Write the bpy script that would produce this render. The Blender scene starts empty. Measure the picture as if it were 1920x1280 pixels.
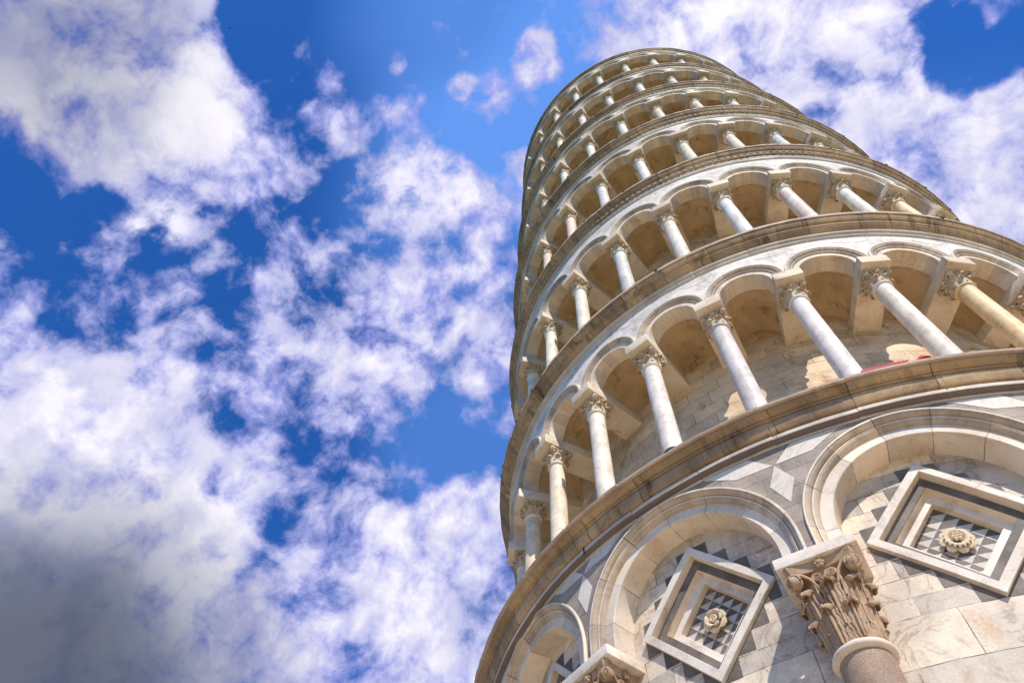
import bpy, bmesh, math, random
from mathutils import Matrix, Vector
from math import sin, cos, pi, radians, sqrt, atan2

# ------------------------------------------------------------------ camera, sky, sun
sc = bpy.context.scene
LEAN = Matrix.Rotation(radians(4.0), 4, 'Y')            # the tower stands four degrees out of plumb
CAM_T = Vector((0, -14.2937, 0.4094))                   # the viewer's place in the tower's own (leaning) frame
R_ = Vector((0.8718612, 0.48903545, 0.02650254)); D_ = Vector((-0.4227131, 0.77874171, -0.46354609)); F_ = Vector((-0.24732911, 0.39294488, 0.88567637))
cam = bpy.data.objects.new('camera', bpy.data.cameras.new('camera'))
sc.collection.objects.link(cam)
mm = Matrix((( R_.x, -D_.x, -F_.x, CAM_T.x), (R_.y, -D_.y, -F_.y, CAM_T.y), (R_.z, -D_.z, -F_.z, CAM_T.z), (0, 0, 0, 1)))
cam.matrix_world = LEAN @ mm
cam.data.sensor_width = 36; cam.data.lens = 26.541; cam.data.clip_end = 5000
sc.camera = cam

TH0 = radians(-150.151)                                  # angle of gallery column number 0
STEP = radians(12)
SUN_IDX, SUN_EL = 8.3, 45.0                              # sun bearing (in column steps) and height in the tower's frame
sa = TH0 + STEP * SUN_IDX
sun_dir = LEAN.to_3x3() @ Vector((cos(sa) * cos(radians(SUN_EL)), sin(sa) * cos(radians(SUN_EL)), sin(radians(SUN_EL))))
sl = bpy.data.lights.new('sun', 'SUN'); sl.energy = 4.5; sl.angle = radians(0.5); sl.color = (1.0, 0.94, 0.86)
so = bpy.data.objects.new('sun', sl); sc.collection.objects.link(so)
so.rotation_euler = sun_dir.to_track_quat('Z', 'Y').to_euler(); so.location = (30, -40, 60)

sc.view_settings.view_transform = 'Standard'; sc.view_settings.look = 'None'
sc.view_settings.exposure = 0.15; sc.view_settings.gamma = 1.0
sc.cycles.max_bounces = 8; sc.cycles.diffuse_bounces = 5

#<CLOUDS>
CLOUD_BANKS = [(-157.5,63.9,9.1,1.2), (-161.3,69.1,4.2,0.9), (-162.1,60.3,4.5,0.6), (-168.4,64.4,6.2,0.9), (-177.9,68.6,5.2,1.1), (175.5,68.5,3.2,0.496), (179.4,64.9,2.4,0.31), (-161.8,60.7,1.8,-1), (-162,58.7,1.8,1), (-171.6,56.3,4,-1), (-173.9,58.7,3.5,-0.6), (-168,76.6,6.5,-0.8), (-160.1,74.1,3,-1), (169.2,84.8,7.7,-0.6), (125.7,79.3,3.4,-0.5), (174.5,76.2,2.7,0.85), (-177.3,78,1.6,0.6), (158.9,80.1,2.4,1.1), (169.5,81.5,1.1,0.8), (163.9,76.6,1.9,1), (166.4,73.1,2,0.372), (166.2,70.5,2.2,0.248), (175.9,61.9,2.6,0.62), (-179.9,61.8,2,0.372), (173.4,64.5,2.5,0.372), (170.6,61.8,2.1,0.341), (174.2,56.8,2,0.434), (162.1,67.3,2.2,0.434), (156.4,63.6,2.3,0.496), (152.7,68,1.9,0.372), (137.8,76,4.2,0.744), (146.2,73.1,3.1,0.558), (127.4,71.8,3.6,0.558), (122.6,74.3,3.1,0.434), (137.7,67.4,4.4,0.589), (144.8,63.9,4.3,0.496), (126.1,67.5,4.4,0.651), (117.4,70,2.8,0.558), (159.4,58.2,5.5,0.45), (166.1,57.3,3.5,0.186), (148.1,59.8,4.6,0.372), (154.3,57.3,4.1,0.31), (163,69.5,1.9,-0.5), (158.4,73.2,1.5,-0.5), (167.4,68.5,1.1,-0.4), (136.5,59.3,4.4,0.744), (132.3,63,3.6,0.496), (119.9,61.9,2.4,0.62), (126.8,58.1,3.4,-0.6), (123.4,55.1,2.4,-0.4), (177.3,52.7,1.3,0.7), (174.9,50.3,1.9,0.5), (172.5,48.1,4.7,1), (162.6,45.6,9,1.3), (159.3,39.5,10.2,1.4), (153.7,45.2,6.6,1.1), (161.8,51,4.5,0.9), (155.6,50.5,2.8,0.496), (147.3,40.5,5.8,1.1), (142.9,39.4,3,0.558), (149.6,52.3,3.7,0.279), (144.4,52.3,3.4,0.279), (140.2,51.5,2.3,0.372), (146.5,48.1,2.2,0.558), (135.7,49.9,4.2,0.341), (127.9,49.9,4.6,0.496), (120.6,51.6,3.5,0.589), (122.8,47.1,7.3,1), (134.7,45.6,5.6,0.65), (137.3,41.7,5.7,0.85), (127.5,41.6,8,1.1), (134.6,55.1,3.5,0.279), (147.7,45.7,1.6,-1), (143.1,45.3,1.6,-0.6), (151.1,49.9,1.3,-0.6), (51.6,80.2,3.5,1.1), (40.1,77.5,2.7,0.9), (39.7,71.7,4.6,1.2), (37.3,66.7,4.7,1.2), (46.3,62.8,4.8,0.9), (46.9,68.9,3.7,0.8), (51.1,58.6,6,1.2), (44.6,54.9,4.7,1.1), (52,52.7,4.8,1), (32.3,57.5,1.7,1), (35.7,59.3,1.8,-1.3), (37.8,57.4,1.6,-1.2), (34.5,56.3,1.3,-0.9), (33.4,61.3,1.1,-0.8), (40,59.2,1.2,-1.2), (48,64.9,1.3,-0.7), (48.6,67.1,0.9,-0.4), (44.5,69.6,0.9,-0.4), (41.5,63.7,0.6,-0.4), (39.7,75.3,0.9,-0.6), (85.2,83.8,2,1.3), (76,84.4,1.3,0.8), (120.5,82.2,2.4,1.4), (134.5,82.8,1.3,1), (113.8,74.3,2.4,0.434), (116.9,65.5,4,0.62), (106.5,76.7,1.6,0.6), (55,50.5,1.8,-0.3), (41,57.9,0.9,-0.8), (161.7,61.1,2.2,-0.35), (150.9,62.6,1.9,-0.3), (138.7,63.1,1.4,-0.4), (128.4,64.9,1.2,-0.4), (156.3,69.4,1.3,-0.4), (150.1,70.3,1.5,-0.3), (144.1,54.8,1.5,-0.3), (131.1,52.7,1.7,-0.4), (137,48.6,1.5,-0.2), (166.2,64.8,1.5,-0.3), (128.1,76.6,1,-0.3)]
CLOUD_GREY = [(154.5,31.1,16.3,0.65), (156.2,33.2,9.8,0.5), (-153,60.2,9.9,0.28), (-164.1,64,8.2,0.14)]
CLOUD_WHITE = [(-175.8,67.9,2.7,0.35), (136.9,75.3,3.5,0.2), (175.6,61.8,1.9,0.3), (-166.9,70.1,2,0.25), (-161.9,58.6,1.8,0.4), (38,68.3,9.3,0.08)]
CLOUD_VEIL = [(64.5,85.3,14.3,0.7), (124,73.9,10.1,0.45), (78,78.8,9,0.4), (122.1,55.9,8,0.5), (49.9,55.5,7.5,0.2)]
CLOUD_SOLID = [(159.5,41.2,15.6,0.8), (-160.6,64.3,9.3,0.5), (157.2,34.4,9,0.4), (41.4,67.9,10.8,0.25), (51,56.9,7.9,0.3), (123.2,44.5,9.4,0.25)]
#</CLOUDS>

world = bpy.data.worlds.new('World'); sc.world = world; world.use_nodes = True
wt = world.node_tree; wt.nodes.clear()
def N(t, kind, **kw):
    n = t.nodes.new(kind)
    for k, v in kw.items():
        if k.startswith('i_'):
            n.inputs[int(k[2:]) if k[2:].isdigit() else k[2:].replace('_', ' ')].default_value = v
        else: setattr(n, k, v)
    return n
def math_(t, op, a, b=None, c=None, clamp=False):
    n = t.nodes.new('ShaderNodeMath'); n.operation = op; n.use_clamp = clamp
    for i, v in enumerate((a, b, c)):
        if v is None: continue
        if isinstance(v, (int, float)): n.inputs[i].default_value = v
        else: t.links.new(v, n.inputs[i])
    return n.outputs[0]
def vmath(t, op, a, b=None, scale=None):
    n = t.nodes.new('ShaderNodeVectorMath'); n.operation = op
    for i, v in enumerate((a, b)):
        if v is None: continue
        if isinstance(v, (tuple, list, Vector)): n.inputs[i].default_value = v
        else: t.links.new(v, n.inputs[i])
    if scale is not None: n.inputs['Scale'].default_value = scale
    return n
def maprange(t, v, a, b, c=0.0, d=1.0, kind='SMOOTHSTEP'):
    n = t.nodes.new('ShaderNodeMapRange'); n.interpolation_type = kind
    t.links.new(v, n.inputs['Value'])
    n.inputs['From Min'].default_value = a; n.inputs['From Max'].default_value = b
    n.inputs['To Min'].default_value = c; n.inputs['To Max'].default_value = d
    return n.outputs['Result']
def mix(t, fac, a, b, mode='MIX'):
    n = t.nodes.new('ShaderNodeMix'); n.data_type = 'RGBA'; n.blend_type = mode; n.clamp_factor = True
    for i, v in ((0, fac), (6, a), (7, b)):
        if isinstance(v, (int, float)): n.inputs[i].default_value = v
        elif isinstance(v, (tuple, list)): n.inputs[i].default_value = (*v, 1) if len(v) == 3 else v
        else: t.links.new(v, n.inputs[i])
    return n.outputs[2]
def noise(t, vec, scale, detail=4, rough=.5, dist=0.0):
    n = t.nodes.new('ShaderNodeTexNoise'); n.inputs['Scale'].default_value = scale; n.inputs['Detail'].default_value = detail
    n.inputs['Roughness'].default_value = rough; n.inputs['Distortion'].default_value = dist
    if vec is not None: t.links.new(vec, n.inputs['Vector'])
    return n

def build_sky():
    t = wt
    tc = t.nodes.new('ShaderNodeTexCoord').outputs['Generated']
    sky = t.nodes.new('ShaderNodeTexSky'); sky.sky_type = 'NISHITA'; sky.sun_disc = False
    sky.sun_elevation = math.asin(sun_dir.z); sky.sun_rotation = atan2(sun_dir.x, sun_dir.y)
    sky.air_density = 1.0; sky.dust_density = 0.3; sky.ozone_density = 2.0
    hs = N(t, 'ShaderNodeHueSaturation', i_Saturation=SKY_SAT, i_Value=SKY_VAL, i_Hue=SKY_HUE); t.links.new(sky.outputs[0], hs.inputs['Color'])
    blue = mix(t, 1.0, hs.outputs[0], SKY_TINT, 'MULTIPLY')
    w1 = noise(t, tc, 7.0, 3, .5); w2 = noise(t, tc, 26.0, 3, .5)
    warp = vmath(t, 'SUBTRACT', w1.outputs['Color'], (.5, .5, .5)).outputs[0]
    warp2 = vmath(t, 'SUBTRACT', w2.outputs['Color'], (.5, .5, .5)).outputs[0]
    p = vmath(t, 'ADD', tc, vmath(t, 'SCALE', warp, scale=0.045).outputs[0]).outputs[0]
    p = vmath(t, 'ADD', p, vmath(t, 'SCALE', warp2, scale=0.012).outputs[0]).outputs[0]
    p = vmath(t, 'NORMALIZE', p).outputs[0]
    def banks(L, start):
        acc = None
        for az, el, r, a in L:
            c = (cos(radians(az)) * cos(radians(el)), sin(radians(az)) * cos(radians(el)), sin(radians(el)))
            m = maprange(t, vmath(t, 'DOT_PRODUCT', p, c).outputs['Value'], cos(radians(r * 1.18)), 1.0 - (1 - cos(radians(r))) * .12, 0.0, a)
            acc = math_(t, 'ADD', m, start if acc is None else acc)
        return acc
    n1 = noise(t, p, 11.0, 12, .58, 0).outputs['Fac']
    n2 = noise(t, p, 22.0, 10, .60, 0).outputs['Fac']
    dens = math_(t, 'MULTIPLY_ADD', math_(t, 'MINIMUM', banks(CLOUD_BANKS, 0.0), 1.1), .95, -.22)
    dens = math_(t, 'ADD', dens, math_(t, 'MULTIPLY', math_(t, 'SUBTRACT', n1, .5), 2.4))
    dens = math_(t, 'ADD', dens, math_(t, 'MULTIPLY', math_(t, 'SUBTRACT', n2, .5), 3.3))
    # beyond the part of the sky in the picture: scattered cloud too
    grey = banks(CLOUD_GREY, 0.0); white = banks(CLOUD_WHITE, 0.0)
    dens = math_(t, 'ADD', banks(CLOUD_SOLID, 0.0), dens)
    alpha = maprange(t, dens, -0.30, 0.95)
    core = maprange(t, math_(t, 'ADD', dens, white), 0.35, 1.95)
    n3 = noise(t, p, 12.0, 8, .6, 0).outputs['Fac']
    c1 = mix(t, core, (.37, .39, .78), (.91, .88, .94))
    c1 = mix(t, math_(t, 'MULTIPLY', maprange(t, n3, .42, .66), .6), c1, (.52, .53, .76))
    c1 = mix(t, white, c1, (1.2, 1.13, 1.15))
    gy = math_(t, 'MINIMUM', grey, 1.15)
    c1 = mix(t, 1.0, c1, math_(t, 'POWER', .22, gy), 'MULTIPLY')
    c1 = mix(t, gy, c1, mix(t, 1.0, c1, (.80, .93, 1.2), 'MULTIPLY'))
    col10 = vmath(t, 'SCALE', c1, scale=1.0 / SKY_STR).outputs[0]
    veil = math_(t, 'MULTIPLY', banks(CLOUD_VEIL, 0.0), 1.0, clamp=True)
    blue = mix(t, veil, blue, vmath(t, 'SCALE', mix(t, 0.0, (.12, .30, .82), (0, 0, 0)), scale=1.0 / SKY_STR).outputs[0])
    out = mix(t, alpha, blue, col10)
    bg = t.nodes.new('ShaderNodeBackground'); t.links.new(out, bg.inputs[0]); bg.inputs[1].default_value = SKY_STR
    wo = t.nodes.new('ShaderNodeOutputWorld'); t.links.new(bg.outputs[0], wo.inputs[0])
SKY_STR, SKY_SAT, SKY_VAL, SKY_HUE, SKY_TINT = 0.12, 1.2, 0.72, 0.5, (.55, 1.2, 2.05)
build_sky()
#<BODY>
# ------------------------------------------------------------------ materials
def new_mat(name):
    m = bpy.data.materials.new(name); m.use_nodes = True
    t = m.node_tree; t.nodes.clear()
    b = t.nodes.new('ShaderNodeBsdfPrincipled'); o = t.nodes.new('ShaderNodeOutputMaterial')
    t.links.new(b.outputs[0], o.inputs[0])
    return m, t, b

def stone(name, c1, c2, stain, stain_amt=.35, vein=.25, vein_col=(.25, .24, .25), joint=None, joint2=None, joint_dark=.35, var=.16,
          rough=.6, bump=.25, streak=0.0, tint=False, grain=.10, sc_=1.0, spots=0.0):
    """weathered stone: two tones in clouds, stain patches, veins, grain, and joints between blocks (u = metres round the tower, v = height)"""
    m, t, b = new_mat(name)
    tcn = t.nodes.new('ShaderNodeTexCoord'); oi = t.nodes.new('ShaderNodeObjectInfo')
    off = vmath(t, 'SCALE', vmath(t, 'ADD', oi.outputs['Random'], (0, 0, 0)).outputs[0], scale=43.0).outputs[0]
    p = vmath(t, 'ADD', tcn.outputs['Object'], off).outputs[0]
    uvn = t.nodes.new('ShaderNodeUVMap'); uvn.uv_map = 'UVMap'
    shx = t.nodes.new('ShaderNodeCombineXYZ'); t.links.new(math_(t, 'MULTIPLY', oi.outputs['Random'], 7.0), shx.inputs[0])
    uv = vmath(t, 'ADD', uvn.outputs[0], shx.outputs[0])
    a = noise(t, p, 1.3 * sc_, 8, .62, .3).outputs['Fac']
    col = mix(t, maprange(t, a, .36, .66), c1, c2)
    s = noise(t, p, 2.3 * sc_, 9, .7, .6).outputs['Fac']
    col = mix(t, math_(t, 'MULTIPLY', maprange(t, s, .52, .70), stain_amt), col, stain)
    if streak:
        mp = t.nodes.new('ShaderNodeMapping'); t.links.new(uv.outputs[0], mp.inputs['Vector']); mp.inputs['Scale'].default_value = (7, 1.2, 1)
        k = noise(t, mp.outputs[0], 1.0, 6, .65, .4).outputs['Fac']
        k2 = noise(t, p, .9, 3).outputs['Fac']
        k = math_(t, 'MULTIPLY', maprange(t, k, .48, .72), maprange(t, k2, .35, .62))
        col = mix(t, math_(t, 'MULTIPLY', k, streak), col, tuple(x * .32 for x in stain))
    if vein:
        v = noise(t, p, 1.9 * sc_, 6, .55, 1.6).outputs['Fac']
        v = math_(t, 'ABSOLUTE', math_(t, 'SUBTRACT', v, .5))
        v = maprange(t, v, .0, .035, 1.0, 0.0)
        v = math_(t, 'MULTIPLY', v, maprange(t, a, .4, .62))
        col = mix(t, math_(t, 'MULTIPLY', v, vein), col, vein_col)
    g = noise(t, p, 38 * sc_, 4, .7).outputs['Fac']
    gg = maprange(t, g, .25, .75, 1 - grain, 1 + grain, 'LINEAR')
    col = mix(t, 1.0, col, gg, 'MULTIPLY')
    if spots:
        vo = t.nodes.new('ShaderNodeTexVoronoi'); vo.inputs['Scale'].default_value = 26; t.links.new(p, vo.inputs['Vector'])
        q = maprange(t, vo.outputs['Distance'], .12, .3, 1, 0)
        q = math_(t, 'MULTIPLY', q, maprange(t, s, .47, .6))
        col = mix(t, math_(t, 'MULTIPLY', q, spots), col, (.10, .08, .07))
    height = math_(t, 'ADD', math_(t, 'MULTIPLY', g, .35), math_(t, 'MULTIPLY', s, .6))
    if joint:
        w, h, mo, offv = joint
        mp = t.nodes.new('ShaderNodeMapping'); t.links.new(uv.outputs[0], mp.inputs['Vector']); mp.inputs['Location'].default_value = (0, -offv, 0)
        wob = vmath(t, 'SCALE', vmath(t, 'SUBTRACT', noise(t, p, 2.5, 3).outputs['Color'], (.5, .5, .5)).outputs[0], scale=.03).outputs[0]
        bv = vmath(t, 'ADD', mp.outputs[0], wob).outputs[0]
        br = t.nodes.new('ShaderNodeTexBrick'); t.links.new(bv, br.inputs['Vector'])
        br.inputs['Scale'].default_value = 1.0; br.inputs['Brick Width'].default_value = w; br.inputs['Row Height'].default_value = h
        br.inputs['Mortar Size'].default_value = mo; br.inputs['Mortar Smooth'].default_value = .3; br.inputs['Bias'].default_value = 0
        br.offset = .37; br.squash = 1.0
        br.inputs['Color1'].default_value = (1 - var, 1 - var * 1.05, 1 - var * 1.12, 1); br.inputs['Color2'].default_value = (1 + var * .6, 1 + var * .35, 1 - var * .1, 1)
        br.inputs['Mortar'].default_value = (1, 1, 1, 1)
        bcol, bfac = br.outputs['Color'], br.outputs['Fac']
        if joint2:      # larger blocks below a given height
            zc, w2, h2, off2 = joint2
            mp2 = t.nodes.new('ShaderNodeMapping'); t.links.new(uv.outputs[0], mp2.inputs['Vector']); mp2.inputs['Location'].default_value = (.4, -off2, 0)
            b2 = t.nodes.new('ShaderNodeTexBrick'); t.links.new(vmath(t, 'ADD', mp2.outputs[0], wob).outputs[0], b2.inputs['Vector'])
            for k_ in ('Scale', 'Mortar Size', 'Mortar Smooth', 'Bias', 'Color1', 'Color2', 'Mortar'): b2.inputs[k_].default_value = br.inputs[k_].default_value
            b2.inputs['Brick Width'].default_value = w2; b2.inputs['Row Height'].default_value = h2; b2.offset = .43
            sx_ = t.nodes.new('ShaderNodeSeparateXYZ'); t.links.new(uv.outputs[0], sx_.inputs[0])
            sel = math_(t, 'LESS_THAN', sx_.outputs[1], zc)
            bcol = mix(t, sel, bcol, b2.outputs['Color']); bfac = math_(t, 'ADD', math_(t, 'MULTIPLY', b2.outputs['Fac'], sel), math_(t, 'MULTIPLY', bfac, math_(t, 'SUBTRACT', 1.0, sel)))
        col = mix(t, 1.0, col, bcol, 'MULTIPLY')
        mb = maprange(t, noise(t, p, 3.3, 3).outputs['Fac'], .35, .6, .25, 1.0)
        jf = math_(t, 'MULTIPLY', math_(t, 'MULTIPLY', bfac, mb), joint_dark)
        col = mix(t, jf, col, (.05, .035, .025))
        height = math_(t, 'SUBTRACT', height, math_(t, 'MULTIPLY', bfac, .8))
    if tint:
        col = mix(t, 1.0, col, oi.outputs['Color'], 'MULTIPLY')
    t.links.new(col, b.inputs['Base Color'])
    b.inputs['Roughness'].default_value = rough; b.inputs['Specular IOR Level'].default_value = .15
    if bump:
        bp = t.nodes.new('ShaderNodeBump'); bp.inputs['Strength'].default_value = bump; bp.inputs['Distance'].default_value = .02
        t.links.new(height, bp.inputs['Height']); t.links.new(bp.outputs[0], b.inputs['Normal'])
    return m

M = {}
M['shaft'] = stone('shaft_marble', (.90, .81, .69), (.70, .61, .51), (.56, .39, .24), .5, .45, vein_col=(.34, .30, .27), grain=.09, rough=.5, bump=.15, tint=True, sc_=1.7)
M['granite'] = stone('granite', (.40, .28, .19), (.30, .21, .15), (.20, .14, .10), .4, 0, grain=.55, rough=.6, bump=.3, sc_=2.2)
M['capital'] = stone('carved_stone', (.50, .345, .215), (.33, .215, .13), (.15, .085, .045), .65, .1, grain=.18, rough=.75, bump=.25, sc_=3.0)
M['mosaic'] = stone('mosaic_marble', (.62, .56, .48), (.50, .44, .38), (.36, .27, .2), .4, 0, grain=.1)
M['white'] = stone('white_marble', (.82, .72, .60), (.64, .54, .43), (.46, .31, .19), .55, .4, vein_col=(.34, .27, .23), grain=.1, bump=.25, spots=.2)
M['arch'] = stone('arch_marble', (.84, .75, .64), (.71, .59, .46), (.56, .36, .20), .5, .25, vein_col=(.34, .26, .20), joint=(.50, 9.0, .006, .0), joint_dark=.7, var=.18, grain=.08, bump=.25, streak=.2, tint=True)
M['mould_shade'] = stone('shade_brown_moulding', (.62, .51, .40), (.46, .37, .28), (.28, .18, .12), .6, .2, joint=(.50, 9.0, .006, .0), joint_dark=.75, var=.25, grain=.14, bump=.3, streak=.45, spots=.2, tint=True)  # browner than the arch marble: moulding shade put into the colour, plus stain streaks
M['arcade'] = stone('arcade_marble', (.84, .77, .69), (.70, .64, .58), (.44, .42, .43), .65, .5, joint=(.9, .34, .005, .1), joint_dark=.45, var=.16, grain=.07, bump=.15, streak=.3)
M['grey'] = stone('grey_stone', (.42, .35, .29), (.29, .24, .20), (.16, .13, .11), .55, .2, joint=(.8, .30, .005, .1), joint_dark=.6, grain=.28, bump=.4, sc_=1.4, spots=.4)
M['inlay_dark'] = stone('dark_inlay_stone', (.13, .11, .09), (.23, .185, .15), (.07, .055, .045), .4, .15, grain=.3, bump=.3, sc_=2, spots=.3)
M['wall'] = stone('base_wall_marble', (.80, .70, .58), (.56, .49, .42), (.62, .40, .23), .6, .7, vein_col=(.32, .23, .18), joint=(1.12, .2625, .006, .24), joint2=(6.05, 1.55, .56, .45), joint_dark=.85, var=.28, grain=.12, bump=.35, streak=.35, spots=.25)
M['inner'] = stone('gallery_wall_stone', (.80, .64, .45), (.62, .46, .29), (.50, .26, .08), .9, .35, joint=(.66, .33, .009, .05), joint_dark=.62, var=.2, grain=.16, bump=.5, spots=.35)
M['vault'] = stone('vault_plaster', (.70, .52, .31), (.54, .38, .21), (.20, .12, .06), .7, .12, grain=.12, bump=.4, rough=.9, spots=.2)
M['beam'] = stone('impost_stone', (.80, .69, .54), (.66, .53, .38), (.40, .24, .12), .6, .2, grain=.12, bump=.3, spots=.25, tint=True)
M['capital_light'] = stone('gallery_capital_stone', (.70, .57, .41), (.54, .41, .27), (.28, .17, .09), .6, .1, grain=.12, rough=.75, bump=.3, sc_=4.0)
M['inlay_white'] = stone('white_inlay_stone', (.80, .71, .61), (.68, .59, .49), (.54, .38, .25), .4, .35, grain=.08, bump=.15)
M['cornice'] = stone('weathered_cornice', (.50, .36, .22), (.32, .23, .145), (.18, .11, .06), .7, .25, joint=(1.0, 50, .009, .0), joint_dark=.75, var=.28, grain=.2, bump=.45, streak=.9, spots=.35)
M['cornice_pale'] = stone('dentil_stone', (.50, .42, .33), (.36, .29, .22), (.22, .15, .10), .6, 0, grain=.16)
M['lip'] = stone('cornice_lip', (.58, .44, .33), (.44, .33, .24), (.18, .11, .07), .5, .1, grain=.15, bump=.4)
M['fascia'] = stone('fascia_marble', (.68, .60, .51), (.54, .47, .40), (.36, .26, .18), .45, .25, joint=(1.1, 50, .006, .3), joint_dark=.5, grain=.08, bump=.2)
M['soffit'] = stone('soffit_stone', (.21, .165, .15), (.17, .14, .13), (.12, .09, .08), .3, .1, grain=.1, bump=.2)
M['groove'] = stone('dark_groove', (.07, .045, .03), (.12, .08, .05), (.04, .03, .02), .5, 0, grain=.2, bump=.3)  # near-black colour along the groove segments of the cornices
M['floor'] = stone('gallery_paving', (.68, .58, .44), (.55, .45, .33), (.3, .22, .14), .4, .2, joint=(.8, .5, .01, 0), grain=.1)
M['rosette'] = stone('rosette_stone', (.70, .56, .38), (.60, .46, .30), (.36, .23, .12), .4, 0, grain=.08, bump=.2, sc_=3)
def plain(name, c, rough=.6, metal=0.0):
    m, t, b = new_mat(name)
    tcn = t.nodes.new('ShaderNodeTexCoord')
    n = noise(t, tcn.outputs['Object'], 20, 5, .6).outputs['Fac']
    t.links.new(mix(t, n, tuple(x * .8 for x in c), tuple(min(1, x * 1.15) for x in c)), b.inputs['Base Color'])
    b.inputs['Roughness'].default_value = rough; b.inputs['Metallic'].default_value = metal
    return m
M['iron'] = plain('dark_iron', (.05, .04, .035), .6, .6)
M['red'] = plain('red_cloth', (.62, .015, .05), .7)
M['bird'] = plain('dark_feathers', (.02, .02, .025), .8)

# ------------------------------------------------------------------ mesh helpers
COL = sc.collection
class MB:
    def __init__(s): s.v = []; s.f = []; s.m = []; s.uv = []
    def add(s, pts, uvs=None):
        i = len(s.v); s.v += [tuple(p) for p in pts]; s.uv += uvs if uvs else [(p[0] * .7 + p[1] * .7, p[2]) for p in pts]; return i
    def face(s, ids, m=0): s.f.append(tuple(ids)); s.m.append(m)
    def grid(s, rows, uvr=None, m=0, closed=False):
        n = len(rows[0]); st = s.add([p for r in rows for p in r], [u for r in uvr for u in r] if uvr else None)
        for i in range(len(rows) - 1):
            mm_ = m[i] if isinstance(m, (list, tuple)) else m
            for j in range(n if closed else n - 1):
                k = (j + 1) % n
                s.face((st + i * n + j, st + i * n + k, st + (i + 1) * n + k, st + (i + 1) * n + j), mm_)
        return st
    def box(s, c, e, m=0):   # corners from two opposite points
        x0, y0, z0 = c; x1, y1, z1 = e
        i = s.add([(x0, y0, z0), (x1, y0, z0), (x1, y1, z0), (x0, y1, z0), (x0, y0, z1), (x1, y0, z1), (x1, y1, z1), (x0, y1, z1)])
        for q in ((0, 3, 2, 1), (4, 5, 6, 7), (0, 1, 5, 4), (1, 2, 6, 5), (2, 3, 7, 6), (3, 0, 4, 7)): s.face([i + k for k in q], m)
    def tube(s, path, rad, n=8, m=0, cap=True):
        rows = []
        for i, p in enumerate(path):
            p = Vector(p); a = Vector(path[max(0, i - 1)]); b = Vector(path[min(len(path) - 1, i + 1)])
            d = (b - a).normalized(); u = d.orthogonal().normalized() if i == 0 else (pu - d * pu.dot(d)).normalized()
            pu = u; w = d.cross(u); r = rad(i / (len(path) - 1)) if callable(rad) else rad
            rows.append([p + u * (r * cos(2 * pi * k / n)) + w * (r * sin(2 * pi * k / n)) for k in range(n)])
        st = s.grid(rows, m=m, closed=True)
        if cap:
            s.face([st + k for k in range(n)][::-1], m); s.face([st + (len(path) - 1) * n + k for k in range(n)], m)
    def lathe(s, prof, n=24, m=0, a0=0, a1=2 * pi):
        rows = []
        full = abs(a1 - a0 - 2 * pi) < 1e-6
        for r, z in prof: rows.append([(r * cos(a0 + (a1 - a0) * k / n), r * sin(a0 + (a1 - a0) * k / n), z) for k in range(n if full else n + 1)])
        return s.grid(rows, m=m, closed=full)
    def merge(s, o, mat=None):
        i = len(s.v)
        s.v += [tuple(mat @ Vector(p)) for p in o.v] if mat else o.v
        s.uv += o.uv; s.f += [tuple(k + i for k in f) for f in o.f]; s.m += o.m
    def build(s, name, mats, parent=None, smooth=35, bevel=0):
        me = bpy.data.meshes.new(name); me.from_pydata(s.v, [], s.f)
        for k in (mats if isinstance(mats, (list, tuple)) else [mats]): me.materials.append(k)
        ul = me.uv_layers.new(name='UVMap')
        buf = [0.0] * (2 * len(me.loops))
        for i, l in enumerate(me.loops): buf[2 * i], buf[2 * i + 1] = s.uv[l.vertex_index]
        ul.data.foreach_set('uv', buf)
        me.polygons.foreach_set('material_index', s.m)
        if bevel:
            bm = bmesh.new(); bm.from_mesh(me)
            es = [e for e in bm.edges if len(e.link_faces) == 2 and e.calc_face_angle(0) > .6]
            bmesh.ops.bevel(bm, geom=es, offset=bevel, segments=2, affect='EDGES', profile=.6)
            bm.to_mesh(me); bm.free()
        if smooth:
            me.polygons.foreach_set('use_smooth', [True] * len(me.polygons)); me.set_sharp_from_angle(angle=radians(smooth))
        me.update()
        o = bpy.data.objects.new(name, me); COL.objects.link(o)
        if parent is not None: o.parent = parent
        return o

SETTLE = .02     # the ground storey has sunk towards +x a little more than the rest
def ang(idx): return TH0 + STEP * idx
def settle(a, r):      # uneven old masonry: the ground storey's courses rise a little on one side
    i = ((a - TH0) / STEP) % 30
    if i > 20: i -= 30
    w = max(0, min(1, (4.7 - i) / 2.1)); w = w * w * (3 - 2 * w)
    w2 = max(0, min(1, (i + 6) / 4)); w2 = w2 * w2 * (3 - 2 * w2)
    return -SETTLE * max(r * cos(a), -3.6 - .25 * (r * cos(a) + 3.6)) - .035 + .14 * w * w2
def C(idx, s, r, z, ref):     # point on the tower: idx = column number, s = metres sideways measured on radius ref
    a = ang(idx) + s / ref
    return (r * cos(a), r * sin(a), z + (settle(a, r) if ref > 7.4 else 0))
def U(idx, s, z, ref): return (STEP * idx * ref + s, z)

def thing(name, label, cat, loc=(0, 0, 0)):
    o = bpy.data.objects.new(name, None); COL.objects.link(o); o.location = loc
    o['label'] = label; o['category'] = cat; o.empty_display_size = .5
    return o

tower = thing('bell_tower', 'leaning round white marble bell tower ringed by stacked open arcades of columns', 'tower')
tower.matrix_world = LEAN

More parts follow.
